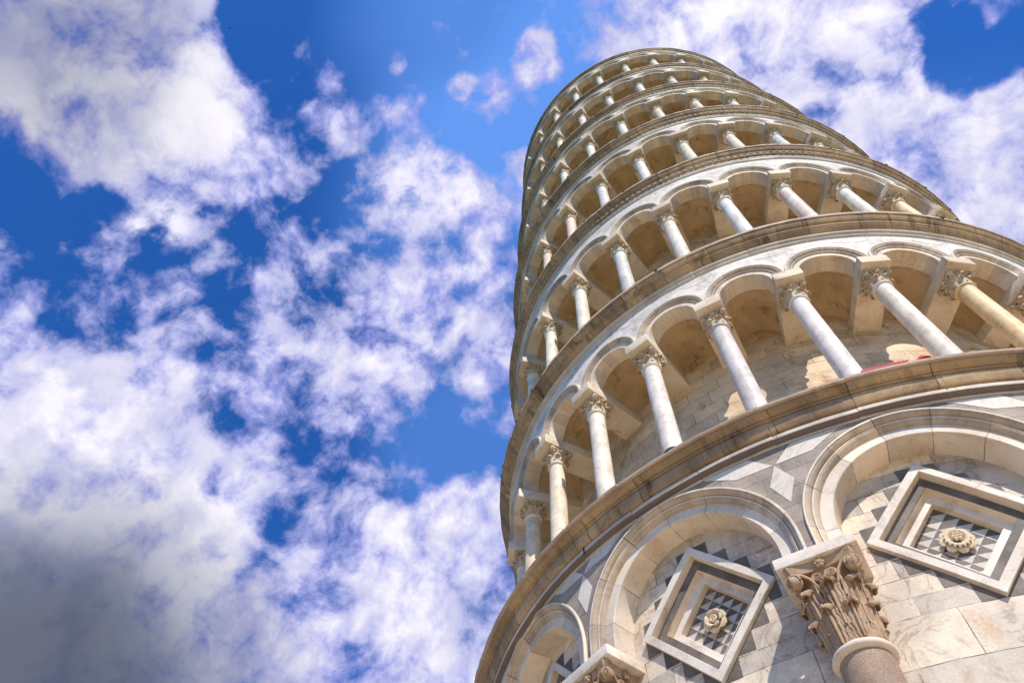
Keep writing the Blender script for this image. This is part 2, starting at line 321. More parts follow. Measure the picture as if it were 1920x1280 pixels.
# storeys: height of the column necks (axis), height of each cornice lip and its radius
NECK = [13.02, 19.05, 25.05, 30.88, 36.55, 42.56]
LIP = [(7.97, 9.13), (7.70, 15.41), (7.64, 21.57), (7.65, 27.32), (7.60, 32.92), (7.52, 38.85), (7.52, 44.91)]
RW, RB, RI, RC = 7.35, 6.98, 6.00, 7.03       # arcade front, arcade back, inner wall, column axis
REF = 7.33
HALF = STEP * REF / 2                          # half the spacing of the gallery columns
VIS = list(range(-3, 13))                      # columns on the side in view
HID = [i for i in range(30) if (i if i < 15 else i - 30) not in VIS]
PH = -0.072                                    # the ground storey is turned slightly against the galleries
ZST, ZA, ZT = 8.38, 7.12, 8.74
LEV0 = 0.0

# ------------------------------------------------------------------ cornices
def cornice(prof, mats_i, mats, blocks, seed, name, top):
    rnd = random.Random(seed)
    cols = []
    pl = [0.0]
    for a, b in zip(prof, prof[1:]): pl.append(pl[-1] + math.dist(a, b))
    for j in range(blocks):
        a0 = 2 * pi * j / blocks; w = 2 * pi / blocks
        dr = rnd.uniform(-.006, .006); dz = rnd.uniform(-.005, .005)
        for k in range(7):
            cols.append((a0 + w * (.012 + .976 * k / 6), dr, dz))
        cols.append((a0 + w * 1.0, -.012, 0))
    mb = MB(); rows = []; uvr = []
    for i, (r, z) in enumerate(prof):
        e = 1.0 if 0 < i < len(prof) - 1 else 0.0
        ed = .007 if len(prof) - 7 < i < len(prof) - 2 else .0015
        rows.append([((q_ := r + dr * e + e * ed * rnd.uniform(-1, .6)) * cos(a), q_ * sin(a), z + dz * e - (SETTLE * max(r * cos(a), -3.6 - .25 * (r * cos(a) + 3.6)) if top < 10 else 0)) for a, dr, dz in cols])
        uvr.append([(a * 7.5, pl[i]) for a, dr, dz in cols])
    mb.grid(rows, uvr, mats_i, closed=True)
    # the last column of the ring wraps in UV space: harmless, it falls on the far side
    o = mb.build(name, mats, tower, smooth=28)
    return o

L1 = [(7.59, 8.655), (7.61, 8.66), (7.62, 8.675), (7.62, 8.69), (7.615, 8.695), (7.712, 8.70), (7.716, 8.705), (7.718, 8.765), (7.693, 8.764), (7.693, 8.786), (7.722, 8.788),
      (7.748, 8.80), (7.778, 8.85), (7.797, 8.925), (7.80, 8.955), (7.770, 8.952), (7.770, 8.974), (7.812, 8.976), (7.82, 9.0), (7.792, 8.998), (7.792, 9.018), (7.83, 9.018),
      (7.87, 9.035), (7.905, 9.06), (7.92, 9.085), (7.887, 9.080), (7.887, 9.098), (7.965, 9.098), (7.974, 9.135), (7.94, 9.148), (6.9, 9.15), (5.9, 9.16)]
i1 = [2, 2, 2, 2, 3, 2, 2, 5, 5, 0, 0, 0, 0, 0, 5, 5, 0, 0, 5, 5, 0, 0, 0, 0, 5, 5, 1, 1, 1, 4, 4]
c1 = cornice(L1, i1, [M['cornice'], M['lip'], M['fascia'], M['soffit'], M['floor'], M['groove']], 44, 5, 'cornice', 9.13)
c1['label'] = 'broad moulded cornice above the blind arches'
for k in range(1, 7):
    R, Z = LIP[k]; d = R - 7.70
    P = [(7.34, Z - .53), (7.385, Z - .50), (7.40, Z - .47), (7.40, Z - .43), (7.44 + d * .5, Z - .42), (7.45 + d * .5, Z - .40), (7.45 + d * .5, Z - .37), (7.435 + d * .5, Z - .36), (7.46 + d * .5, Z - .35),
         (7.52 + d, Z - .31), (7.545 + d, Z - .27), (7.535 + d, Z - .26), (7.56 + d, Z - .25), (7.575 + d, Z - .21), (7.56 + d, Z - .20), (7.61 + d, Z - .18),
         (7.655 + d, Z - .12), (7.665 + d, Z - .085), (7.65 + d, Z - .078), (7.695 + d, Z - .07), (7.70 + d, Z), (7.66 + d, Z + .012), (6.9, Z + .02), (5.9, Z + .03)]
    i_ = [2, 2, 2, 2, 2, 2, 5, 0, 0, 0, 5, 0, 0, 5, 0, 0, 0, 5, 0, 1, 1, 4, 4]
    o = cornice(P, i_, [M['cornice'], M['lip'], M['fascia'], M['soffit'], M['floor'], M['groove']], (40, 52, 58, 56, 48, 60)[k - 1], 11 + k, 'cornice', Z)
    if k in (2, 3, 4, 6):
        db = MB(); nd = 270; prof_r = []
        for j in range(nd):
            a0 = 2 * pi * j / nd; w = 2 * pi / nd
            prof_r += [(a0, 7.548 + d), (a0 + w * .52, 7.548 + d), (a0 + w * .53, 7.522 + d), (a0 + w * .99, 7.522 + d)]
        rows = []; uvr = []
        for z, rr in ((Z - .318, 0), (Z - .318, 1), (Z - .262, 1), (Z - .262, 0)):
            rows.append([((r_ if rr else 7.47 + d) * cos(a), (r_ if rr else 7.47 + d) * sin(a), z) for a, r_ in prof_r]); uvr.append([(a * 7.5, z) for a, r_ in prof_r])
        db.grid(rows, uvr, closed=True)
        db.build('dentil_band', M['cornice_pale'], o, smooth=0)

# thin cable with clips along some lips, iron clamps on the lower one
def at(o, label):
    o['label'] = label; return o
for k in (2, 3, 4):
    R, Z = LIP[k]
    mb = MB(); path = []
    rnd = random.Random(k)
    for j in range(361):
        a = 2 * pi * j / 360; path.append(((R - .01) * cos(a), (R - .01) * sin(a), Z + .03 + .008 * sin(a * 40)))
    mb.tube(path, .008, 6)
    o = mb.build('cable', M['iron'], tower)
    pc = None
    for j in range(-5, 15):
        a = ang(j * .9 + rnd.uniform(-.3, .3))
        if pc is None:
            b = MB(); b.box((-.02, -.03, -.02), (.02, .03, .05)); pc = q = b.build('cable_clip', M['iron'], o, smooth=0)
        else: q = pc.copy(); COL.objects.link(q)
        q.location = ((R - .005) * cos(a), (R - .005) * sin(a), Z); q.rotation_euler = (0, 0, a)
for ix in (2.38, 2.10, 1.67, 1.54, .69, .5, 4.6, 8.3):
    mb = MB(); mb.box((-.035, -.03, -.03), (.03, .03, .035)); mb.box((.0, -.012, -.07), (.038, .012, .02))
    o = mb.build('iron_clamp', M['iron'], tower, bevel=.004); a = ang(ix)
    o.location = (7.685 * cos(a), 7.685 * sin(a), 15.41); o.rotation_euler = (0, 0, a)
mb = MB(); mb.tube([(0, 0, 0), (.03, 0, -.01), (.035, 0, -.08), (.03, 0, -.17), (.05, .01, -.19)], .011, 8)
o = mb.build('iron_hook', M['iron'], tower); a = ang(3.04); o.location = (7.69 * cos(a), 7.69 * sin(a), 8.88); o.rotation_euler = (0, 0, a)

# ------------------------------------------------------------------ core wall and roof
mb = MB(); rows = []; uvr = []
for z in [9.0 + .6 * i for i in range(60)]:
    rows.append([(RI * cos(2 * pi * k / 180), RI * sin(2 * pi * k / 180), z) for k in range(181)]); uvr.append([(2 * pi * k / 180 * RI, z) for k in range(181)])
mb.grid(rows, uvr); o = mb.build('inner_wall', M['inner'], tower, smooth=40)
o['label'] = 'coursed ochre stained stone wall behind the columns'
mb = MB(); mb.lathe([(.02, 45.1), (3.5, 45.05), (7.4, 44.94)], 90); mb.build('roof_terrace', M['floor'], tower)

# ------------------------------------------------------------------ arches
def sweep_arch(mb, idx, ref, prof, zs, zbase, nseg, mats_i=0, phase_uv=0):
    """profile (radius, R) swept round a semicircle with straight legs down to zbase"""
    path = []
    ln = 0
    if zs - zbase > .001: path.append((pi, zbase - zs, 0))
    for k in range(nseg + 1): path.append((pi - pi * k / nseg, 0, (zs - zbase) + 1.0 * pi * k / nseg))
    if zs - zbase > .001: path.append((0, zbase - zs, 2 * (zs - zbase) + pi))
    rows = []; uvr = []
    pl = 0; prev = None
    for r, R in prof:
        if prev: pl += math.dist(prev, (r, R))
        prev = (r, R)
        rows.append([C(idx, r * cos(f), R, zs + r * sin(f) + dz, ref) for f, dz, l in path]); uvr.append([(l * 1.1 + idx * 3.7 + .2, pl) for f, dz, l in path])
    mb.grid(rows, uvr, mats_i)

def plate(mb, idx, ref, R, rad, zs, zb, zt, half, nseg=24, sub=3, m=0):
    """wall cell with a round-headed opening"""
    pts = []
    H = zt - zs
    fs = sorted(set([pi * k / nseg for k in range(nseg + 1)] + [atan2(H, half), pi - atan2(H, half)]), reverse=True)
    inner = []; outer = []
    if zs - zb > .001: inner.append((-rad, zb)); outer.append((-half, zb))
    for f in fs:
        inner.append((rad * cos(f), zs + rad * sin(f)))
        c_, s_ = cos(f), sin(f)
        t_ = min(half / abs(c_) if abs(c_) > 1e-6 else 1e9, H / s_ if s_ > 1e-6 else 1e9)
        outer.append((t_ * c_, zs + t_ * s_))
    if zs - zb > .001: inner.append((rad, zb)); outer.append((half, zb))
    rows = []; uvr = []
    for q in range(sub + 1):
        w = q / sub
        L = [(a[0] * (1 - w) + b[0] * w, a[1] * (1 - w) + b[1] * w) for a, b in zip(inner, outer)]
        rows.append([C(idx, s_, R, z, ref) for s_, z in L]); uvr.append([U(idx, s_, z, ref) for s_, z in L])
    mb.grid(rows, uvr, m)

ARCH_PROF = [(.50, RB), (.50, 7.315), (.506, 7.323), (.602, 7.325), (.604, 7.335), (.612, 7.346), (.626, 7.355), (.640, 7.357), (.642, 7.350), (.650, 7.352), (.668, 7.378), (.69, 7.395), (.718, 7.400), (.720, 7.408), (.750, 7.410), (.760, 7.402), (.764, 7.33)]
def poly(mb, idx, ref, R, pts, m=0, thick=0):
    """flat inlay piece: polygon in (s, z), subdivided as a fan round its centre"""
    cx = sum(p[0] for p in pts) / len(pts); cz = sum(p[1] for p in pts) / len(pts)
    L = []
    for a, b in zip(pts, pts[1:] + pts[:1]):
        for k in range(4): L.append((a[0] + (b[0] - a[0]) * k / 4, a[1] + (b[1] - a[1]) * k / 4))
    i = mb.add([C(idx, cx, R, cz, ref)] + [C(idx, s_, R, z, ref) for s_, z in L], [U(idx, cx, cz, ref)] + [U(idx, s_, z, ref) for s_, z in L])
    n = len(L)
    for k in range(n): mb.face((i, i + 1 + k, i + 1 + (k + 1) % n), m)
    if thick:
        j = mb.add([C(idx, s_, R - thick, z, ref) for s_, z in L], [U(idx, s_, z, ref) for s_, z in L])
        for k in range(n): mb.face((i + 1 + k, j + k, j + (k + 1) % n, i + 1 + (k + 1) % n), m)

for k in range(6):
    zn = NECK[k]; zs = zn + .68; zt = LIP[k + 1][1] - .515
    mb = MB()
    for n in range(30):
        plate(mb, n + .5, REF, RW, .755, zs, zs - .02, zt, HALF, 20, 2)
        plate(mb, n + .5, REF, RB, .50, zs, zs - .02, zt + .3, HALF, 16, 1, m=1)
    # marble inlay over each column
    for n in range(30):
        h = min(zt - zs, 1.25); c0 = zs + h - .30
        for sg in (-1, 1):
            poly(mb, n, REF, RW + .004, [(sg * .01, c0), (sg * .10, c0 + .15), (sg * .36, c0 + .13), (sg * .16, c0)], 2)
        poly(mb, n, REF, RW + .004, [(0, c0 - .02), (-.07, c0 - .15), (0, c0 - .30), (.07, c0 - .15)], 2)
    aw = mb.build('arcade_wall', [M['arcade'], M['vault'], M['white']], tower, smooth=40)
    # vaults
    mb = MB()
    for n in range(30):
        rows = []; uvr = []
        for q in range(7):
            w = q / 6; R = RB + .001 + (RI - .05 - RB) * w
            rise = .56 + .10 * sin(pi * w)
            row = []; uu = []
            for f in range(13):
                a = pi * f / 12
                row.append(C(n + .5, -.53 * cos(a), R, zs - .01 + rise * sin(a) ** .85, REF)); uu.append((n * 1.5 - .53 * cos(a), w * 1.1))
            rows.append(row); uvr.append(uu)
        mb.grid(rows, uvr)
    mb.build('gallery_vault', M['vault'], tower, smooth=50)
    # archivolts
    base_me = None
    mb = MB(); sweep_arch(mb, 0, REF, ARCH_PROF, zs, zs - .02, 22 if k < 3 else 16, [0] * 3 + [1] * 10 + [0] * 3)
    proto = mb.build('archivolt', [M['arch'], M['mould_shade']], aw, smooth=32)
    for n in VIS:
        o = proto if n == VIS[0] else proto.copy()
        if o is not proto: COL.objects.link(o)
        o.rotation_euler = (0, 0, STEP * (n + .5)); v_ = random.Random(n * 31 + k).uniform(.86, 1.04); o.color = (v_, v_ * .985, v_ * .965, 1)
    mb2 = MB()
    for n in HID: mb2.merge(mb, Matrix.Rotation(STEP * (n + .5), 4, 'Z'))
    o = mb2.build('archivolt', [M['arch'], M['mould_shade']], aw, smooth=32); o['kind'] = 'stuff'

# ------------------------------------------------------------------ corinthian capitals
def bell(r0, r1, H):
    def f(z):
        w = max(0, min(1, z / H)); return r0 + (r1 - r0) * (w ** 2.2) * .9 + .02 * r0 * w
    return f
def leaf(mb, a, z0, h, wdt, bf, lift, curl, nu, nv, m=0, thick=.012, scallop=5):
    rows = []
    for j in range(nv + 1):
        v = j / nv
        if v < .72:
            z = z0 + h * v / .72 * .88; rho = bf(z) + lift * (.25 + .75 * (v / .72) ** 1.6)
        else:
            f = (v - .72) / .28 * pi * 1.05
            zc = z0 + h * .88; rc = bf(zc) + lift + curl
            rho = rc - curl * cos(f); z = zc + curl * sin(f) * 1.15
        env = (.80 + .28 * sin(pi * min(1, v * 1.15))) * (1 - .45 * max(0, v - .72) / .28)
        env *= 1 + .20 * abs(sin(scallop * pi * v)) - .08
        if v > .72: env *= 1.25
        row = []
        for i in range(nu + 1):
            u = -1 + 2 * i / nu
            aa = a + u * env * wdt / max(rho, .05)
            rib = (abs(cos(u * pi * 2.5)) ** .7 - .6) * thick * 1.5 * (1 - .15 * v) + (thick * .8 if abs(u) < .1 else 0) - thick * 1.5 * u * u
            row.append(((rho + rib) * cos(aa), (rho + rib) * sin(aa), z - .25 * wdt * u * u * (v > .7)))
        rows.append(row)
    back = [[(p[0] * (1 - thick / max(math.hypot(p[0], p[1]), .05)), p[1] * (1 - thick / max(math.hypot(p[0], p[1]), .05)), p[2] - thick * .5) for p in r] for r in rows]
    mb.grid(rows, m=m); mb.grid([r[::-1] for r in back], m=m)
    L = [r[0] for r in rows]; Lb = [r[0] for r in back]; mb.grid([L, Lb], m=m)
    L = [r[-1] for r in rows]; Lb = [r[-1] for r in back]; mb.grid([Lb, L], m=m)
    mb.grid([rows[-1], back[-1]], m=m)
def spiral(mb, c, nrm, up, R, turns, th, m=0, n=34, sides=6, hand=1):
    nrm = Vector(nrm).normalized(); up = Vector(up); up = (up - nrm * up.dot(nrm)).normalized(); sd = up.cross(nrm) * hand
    c = Vector(c); path = []
    for i in range(n + 1):
        w = i / n; r = R * (1 - w) ** .85 * .9 + R * .10; f = w * turns * 2 * pi
        path.append(c + sd * (r * cos(f)) + up * (r * sin(f)) + nrm * (.22 * R * w))
    mb.tube(path, lambda w: th * (1 - .45 * w), sides, m)
    # drum behind the spiral
    rows = []
    for d, rr in ((-.55 * R, .98 * R), (-.02 * R, R * .96), (.05 * R, R * .78), (.12 * R, R * .3), (.2 * R, .02 * R)):
        rows.append([c + nrm * (d - .10 * R) + sd * (rr * cos(2 * pi * k / 16)) + up * (rr * sin(2 * pi * k / 16)) for k in range(16)])
    mb.grid(rows, m=m, closed=True)
def capital_mesh(r0, r1, H, hw, big=True, seed=0):
    """axis at the origin, neck at z = 0, square top of half-width hw at z = H; +x faces outward"""
    mb = MB(); rnd = random.Random(seed)
    bf = bell(r0, r1, H)
    mb.lathe([(bf(H * k / 10), H * k / 10) for k in range(10)] + [(r1 * 1.0, H * .93)], 32 if big else 18)
    nu, nv = (30, 30) if big else (6, 9)
    nl = 8
    t1 = .016 if big else .008
    for i in range(nl):
        leaf(mb, 2 * pi * (i + .5) / nl, H * .0, H * .44 * rnd.uniform(.97, 1.03), pi * r0 / nl * 1.04, bf, .05 * r0 / .27, (.125 if big else .17) * r0, nu, nv, thick=t1)
    for i in range(nl):
        leaf(mb, 2 * pi * i / nl, H * .18, H * .56 * rnd.uniform(.97, 1.03), pi * r0 / nl * 1.10, bf, .055 * r0 / .27, (.15 if big else .20) * r0, nu, nv, thick=t1)
    # abacus with hollow sides
    rows = []
    for z, g in ((H * .895, .93), (H * .93, .97), (H * .97, 1.0), (H * 1.0, 1.0)):
        row = []
        for s4 in range(4):
            for k in range(8):
                w = -1 + 2 * (k + .5) / 8
                hol = .20 * (1 - w * w)
                x, y = hw * g * (1 - hol), hw * g * w * .97
                a = s4 * pi / 2; row.append((x * cos(a) - y * sin(a), x * sin(a) + y * cos(a), z))
        rows.append(row)
    st = mb.grid(rows, closed=True); mb.face([st + k for k in range(32)][::-1])
    vr = hw * .21
    for s4 in range(4):
        a = s4 * pi / 2; ra = Matrix.Rotation(a, 3, 'Z')
        for sg in (-1, 1):
            c = ra @ Vector((hw * .86, sg * hw * .80, H * .80)); nr = ra @ Vector((1, sg * .25, -.25))
            spiral(mb, c, nr, (0, 0, 1), vr, 2.4, vr * .19, n=34 if big else 14, sides=6 if big else 4, hand=-sg)
            p0 = ra @ Vector((bf(H * .55) * .98, sg * hw * .12, H * .52)); p1 = ra @ Vector((bf(H * .75) + .03, sg * hw * .38, H * .80)); p2 = ra @ Vector((hw * .84, sg * hw * .68, H * .80 + vr))
            mb.tube([p0, (p0 + p1) / 2 + Vector((0, 0, .01)), p1, (p1 + p2) / 2 + Vector((0, 0, vr * .3)), p2], vr * .22, 6)
            c = ra @ Vector((r1 * 1.04, sg * hw * .19, H * .80)); vr2 = vr * .62
            spiral(mb, c, ra @ Vector((1, 0, -.15)), (0, 0, 1), vr2, 2.3, vr2 * .18, n=28 if big else 12, sides=6 if big else 4, hand=sg)
            p0 = ra @ Vector((bf(H * .5) + .01, sg * hw * .30, H * .50)); mb.tube([p0, ra @ Vector((r1 * 1.0, sg * hw * .34, H * .7)), ra @ Vector((r1 * 1.04, sg * hw * .30, H * .82))], vr2 * .3, 6)
        # flower on the middle of each side
        c = ra @ Vector((hw * .84, 0, H * .94)); fl = hw * .15
        for q in range(7):
            d = MB(); rr = fl * .42
            ce = c + (ra @ Vector((0.0 if q < 6 else fl * .3, fl * .62 * cos(q * pi / 3) if q < 6 else 0, fl * .62 * sin(q * pi / 3) if q < 6 else 0)))
            pr_ = [(rr * sin(pi * z_ / 6), -rr * cos(pi * z_ / 6)) for z_ in range(7)]
            d.lathe([(max(a_, .0005), b_) for a_, b_ in pr_], 8); mb.merge(d, Matrix.Translation(ce))
    return mb

# ------------------------------------------------------------------ gallery columns and imposts
SR = .168
shaft_tints = {0: (1, 1, 1), 1: (1, .98, .94), 2: (1, .91, .78), 3: (.97, .93, .86), 4: (.86, .87, .90), 5: (.93, .93, .94)}
SPECIAL = {(0, 8): (1.0, .80, .50), (0, 7): (1, .96, .90), (0, 2): (1, .93, .80), (1, 9): (1, .85, .58), (0, 9): (.9, .8, .65), (2, 7): (1, .93, .84), (0, 6): (.95, .95, .97), (1, 5): (1, .97, .93)}
caps = []
for v in range(3):
    caps.append(capital_mesh(SR * 1.04, SR * 1.25, .385, .262, big=False, seed=v))
big_low = capital_mesh(SR * 1.02, SR * 1.18, .38, .235, big=False, seed=9)
capM = [c.build('capital', M['capital_light']) for c in caps]
for k in range(6):
    zn = NECK[k]; zf = LIP[k][1] + .02
    h = zn - zf
    shaft = MB()
    prof = [(SR * 1.06, .16), (SR * 1.05, .2)] + [(SR * (1.05 - .09 * (w / 10) ** 1.5), .2 + (h - .23) * w / 10) for w in range(1, 11)]
    shaft.lathe(prof, 28)
    ring = MB(); ring.lathe([(SR * .96, h - .05), (SR * 1.02, h - .045), (SR * 1.14, h - .03), (SR * 1.17, h - .012), (SR * 1.12, h + .008), (SR * 1.0, h + .012)], 28)
    base = MB(); base.box((-.23, -.23, 0), (.23, .23, .07)); base.lathe([(.22, .07), (.235, .09), (.22, .12), (.19, .125), (.19, .14), (.2, .15), (.19, .17), (SR * 1.05, .18)], 24)
    beam = MB()
    x0, x1 = RI - .03 - RC, 7.425 - RC
    for q in range(1): beam.box((x0, -.262, .02), (x1, .262, .285))
    sM = shaft.build('gallery_column', M['shaft'], tower, smooth=40)
    rM = ring.build('astragal', M['shaft'], sM, smooth=50)
    bM = base.build('base', M['beam'], sM, smooth=35)
    iM = beam.build('impost_block', M['beam'], tower, bevel=.009)
    for n in VIS:
        first = n == VIS[0]
        a = ang(n) + (0.0)
        o = sM if first else sM.copy(); r = rM if first else rM.copy(); b_ = bM if first else bM.copy(); im = iM if first else iM.copy()
        cp = capM[(n + k) % 3].copy()
        rnd = random.Random(n * 7 + k)
        for q in (o, r, b_, im, cp):
            if q.name not in COL.objects: COL.objects.link(q)
        o.location = (RC * cos(a), RC * sin(a), zf); o.rotation_euler = (0, 0, a)
        tnt = SPECIAL.get((k, n)) or tuple(min(1, c_ * rnd.uniform(.93, 1.03)) for c_ in shaft_tints[rnd.randrange(6)])
        o.color = (*tnt, 1); r.color = (*tnt, 1)
        r.parent = o; b_.parent = o; cp.parent = o; cp.location = (0, 0, h + .008); cp.rotation_euler = (0, 0, rnd.choice((0, 0, pi)) + rnd.uniform(-.03, .03))
        im.color = (*(iv * c_ for iv in [rnd.uniform(.84, 1.05)] for c_ in (1, rnd.uniform(.975, 1.0), rnd.uniform(.93, 1.0))), 1)
        im.location = (RC * cos(a), RC * sin(a), zn + .385 + rnd.uniform(-.006, .006)); im.rotation_euler = (0, 0, a)
        if (k, n) == (0, 8): o['label'] = 'ochre tinted shaft'
    S2 = MB(); I2 = MB()
    for n in HID:
        T_ = Matrix.Translation((RC * cos(ang(n)), RC * sin(ang(n)), zf)) @ Matrix.Rotation(ang(n), 4, 'Z')
        for q in (shaft, ring, base): S2.merge(q, T_)
        low = MB(); low.lathe([(SR, h), (SR * 1.1, h + .1), (SR * 1.5, h + .38)], 12); S2.merge(low, T_)
        I2.merge(beam, Matrix.Translation((0, 0, zn + .385 - zf)) @ T_)
    o = S2.build('gallery_column', M['shaft'], tower); o['kind'] = 'stuff'
    o = I2.build('impost_block', M['beam'], tower); o['kind'] = 'stuff'
for c_ in capM: bpy.data.objects.remove(c_)
# dark band round the foot of one lower column
mb = MB(); mb.lathe([(SR * 1.03, .0), (SR * 1.12, .002), (SR * 1.12, .035), (SR * 1.03, .037)], 32)
iron_band = mb.build('iron_band', M['iron'], tower); a = ang(4); iron_band.location = (RC * cos(a), RC * sin(a), 10.27)

# ------------------------------------------------------------------ ground storey
REFB = 7.5
HB = STEP * REFB                                # half a bay = one column step
RR, RS = 7.13, 7.60                             # recessed wall, spandrel face
ZL = 7.09                                       # middle of the lozenges
# lower drum, with the blind arches above it
mb = MB(); rows = []; uvr = []
for z in [-1.3 + .47 * i for i in range(15)]:
    rows.append([((RR - .006) * cos(2 * pi * k / 240), (RR - .006) * sin(2 * pi * k / 240), z) for k in range(241)]); uvr.append([(2 * pi * k / 240 * REFB, z) for k in range(241)])
mb.grid(rows, uvr); mb.build('ground_storey_wall', M['wall'], tower)
mb = MB()
mb.lathe([(8.3, -2.6), (8.3, -1.0), (8.0, -1.0), (8.0, -.7), (7.75, -.7), (7.72, -.62), (7.5, -.45), (7.1, -.4)], 180); mb.build('plinth', M['wall'], tower)

def diamond(idx, q, Rr, hs=1.0, hz=1.05, n=6):
    pts = []; c4 = [(0, hz * q), (hs * q, 0), (0, -hz * q), (-hs * q, 0)]
    for a, b in zip(c4, c4[1:] + c4[:1]):
        for k in range(n): pts.append((a[0] + (b[0] - a[0]) * k / n, a[1] + (b[1] - a[1]) * k / n))
    return [C(idx, s_, Rr, ZL + z, REFB) for s_, z in pts], [U(idx, s_, ZL + z, REFB) for s_, z in pts]

def wall_cell(mb, idx):
    # recessed wall of one bay with a lozenge-shaped hole (scale .82 so that it hides under the frame)
    n = 6; q = .86; c4 = [(0, 1.05 * q), (1.0 * q, 0), (0, -1.05 * q), (-1.0 * q, 0)]
    zt, zb = 8.67 - ZL, 4.99 - ZL; hb = HB + .001
    o4 = [(0, zt), (hb, 0), (0, zb), (-hb, 0)]; cor = [(hb, zt), (hb, zb), (-hb, zb), (-hb, zt)]
    inner = []; outer = []
    for e in range(4):
        a, b = c4[e], c4[(e + 1) % 4]; A, B, K = o4[e], o4[(e + 1) % 4], cor[e]
        for k in range(n):
            w = k / n; inner.append((a[0] + (b[0] - a[0]) * w, a[1] + (b[1] - a[1]) * w))
            if w < .5: w2 = w * 2; outer.append((A[0] + (K[0] - A[0]) * w2, A[1] + (K[1] - A[1]) * w2))
            else: w2 = w * 2 - 1; outer.append((K[0] + (B[0] - K[0]) * w2, K[1] + (B[1] - K[1]) * w2))
    rows = []; uvr = []
    for qq in range(5):
        w = qq / 4; L = [(a[0] * (1 - w) + b[0] * w, a[1] * (1 - w) + b[1] * w) for a, b in zip(inner, outer)]
        rows.append([C(idx, s_, RR, ZL + z, REFB) for s_, z in L]); uvr.append([U(idx, s_, ZL + z, REFB) for s_, z in L])
    mb.grid(rows, uvr, closed=True)
    # stepped dark triangles along the four sides of the lozenge
    N4 = 4
    for sx in (-1, 1):
        for sz in (-1, 1):
            for k in range(N4):
                a = (sx * k / N4, sz * 1.05 * (1 - k / N4)); b = (sx * (k + 1) / N4, sz * 1.05 * (1 - (k + 1) / N4))
                poly(mb, idx, REFB, RR + .004, [(a[0], ZL + a[1]), (b[0] - sx * .002, ZL + a[1]), (b[0], ZL + b[1])], 1)

def lozenge(idx):
    mb = MB()
    rings = [(1.0, 7.12), (1.0, 7.188), (.993, 7.195), (.857, 7.195), (.85, 7.188), (.846, 7.085), (.84, 7.08), (.695, 7.08), (.688, 7.073), (.684, 6.975), (.678, 6.97), (.542, 6.97), (.535, 6.963), (.531, 6.86)]
    ms = [0, 0, 0, 0, 2, 1, 1, 1, 2, 0, 0, 0, 2]
    rows = []; uvr = []
    for q, R in rings:
        a, b = diamond(idx, q, R); rows.append(a); uvr.append(b)
    mb.grid(rows, uvr, ms, closed=True)
    o = mb.build('lozenge_panel', [M['white'], M['inlay_dark'], M['beam']], tower, smooth=30)
    # mosaic floor
    t = MB(); N6 = 5; q = .54
    def P(u, v):    # along the two sides of the lozenge, 0..1
        return ((u - v) * q, (1 - u - v) * q * 1.05)
    for i in range(N6):
        for j in range(N6):
            u0, u1, v0, v1 = i / N6, (i + 1) / N6, j / N6, (j + 1) / N6
            A, B, Cc, D = P(u0, v0), P(u1, v0), P(u1, v1), P(u0, v1)
            for tri, mt in (((A, B, D), 1), ((B, Cc, D), 0)):
                cx = sum(p[0] for p in tri) / 3; cz = sum(p[1] for p in tri) / 3
                pts = [(cx + (p[0] - cx) * .96, cz + (p[1] - cz) * .96) for p in tri]
                k = t.add([C(idx, s_, 6.872, ZL + z, REFB) for s_, z in pts], [U(idx, s_, ZL + z, REFB) for s_, z in pts]); t.face((k, k + 1, k + 2), mt)
    pts = [P(0, 0), P(1, 0), P(1, 1), P(0, 1)]
    k = t.add([C(idx, s_, 6.868, ZL + z, REFB) for s_, z in pts], [U(idx, s_, ZL + z, REFB) for s_, z in pts]); t.face((k, k + 1, k + 2, k + 3), 2)
    t.build('mosaic', [M['mosaic'], M['inlay_dark'], M['beam']], o, smooth=0)
    return o

def rosette(kind):
    mb = MB()      # faces +x
    def petal(a, r0, r1, w, lift, curl, n=6, m=8):
        rows = []
        for j in range(m + 1):
            v = j / m; r = r0 + (r1 - r0) * v
            x = .02 + lift * sin(v * pi * .62) - curl * v * v
            ww = w * (sin(pi * min(1, v * .62 + .22))) * (1 - max(0, v - .85) * 2.2)
            rows.append([(x - .25 * ww * abs(u) * .6, r * cos(a) - u * ww * sin(a), r * sin(a) + u * ww * cos(a)) for u in [-1 + 2 * i / n for i in range(n + 1)]])
        mb.grid(rows); mb.grid([[(p[0] - .012, p[1], p[2]) for p in r][::-1] for r in rows])
    if kind == 0:
        for i in range(6): petal(2 * pi * i / 6 + .3, .035, .135, .068, .075, .035)
        for i in range(6): petal(2 * pi * (i + .5) / 6 + .3, .03, .10, .045, .095, .01)
        mb.merge(ring_(.018, .045, .085))
    else:
        for i in range(8): petal(2 * pi * i / 8, .04, .150, .056, .05, .03)
        for i in range(16): petal(2 * pi * (i + .5) / 16, .03, .115, .021, .075, .02, 4, 6)
        for i in range(7):
            b = MB(); rr = .019
            b.lathe([(max(.0005, rr * sin(pi * z_ / 6)), -rr * cos(pi * z_ / 6)) for z_ in range(7)], 8)
            mb.merge(b, Matrix.Translation((.085, (.034 * cos(i * pi / 3) if i < 6 else 0), (.034 * sin(i * pi / 3) if i < 6 else 0))))
    return mb
def ring_(r0, r1, x):
    mb = MB(); rows = []
    for q in range(9):
        f = 2 * pi * q / 8; rr = (r0 + r1) / 2 + (r1 - r0) / 2 * cos(f); xx = x + (r1 - r0) / 2 * sin(f)
        rows.append([(xx, rr * cos(2 * pi * k / 20), rr * sin(2 * pi * k / 20)) for k in range(20)])
    mb.grid(rows, closed=True)
    b = MB(); b.lathe([(.0005, -.016), (.012, -.01), (.016, 0), (.012, .01), (.0005, .016)], 10); mb.merge(b, Matrix.Translation((x, 0, 0)))
    return mb

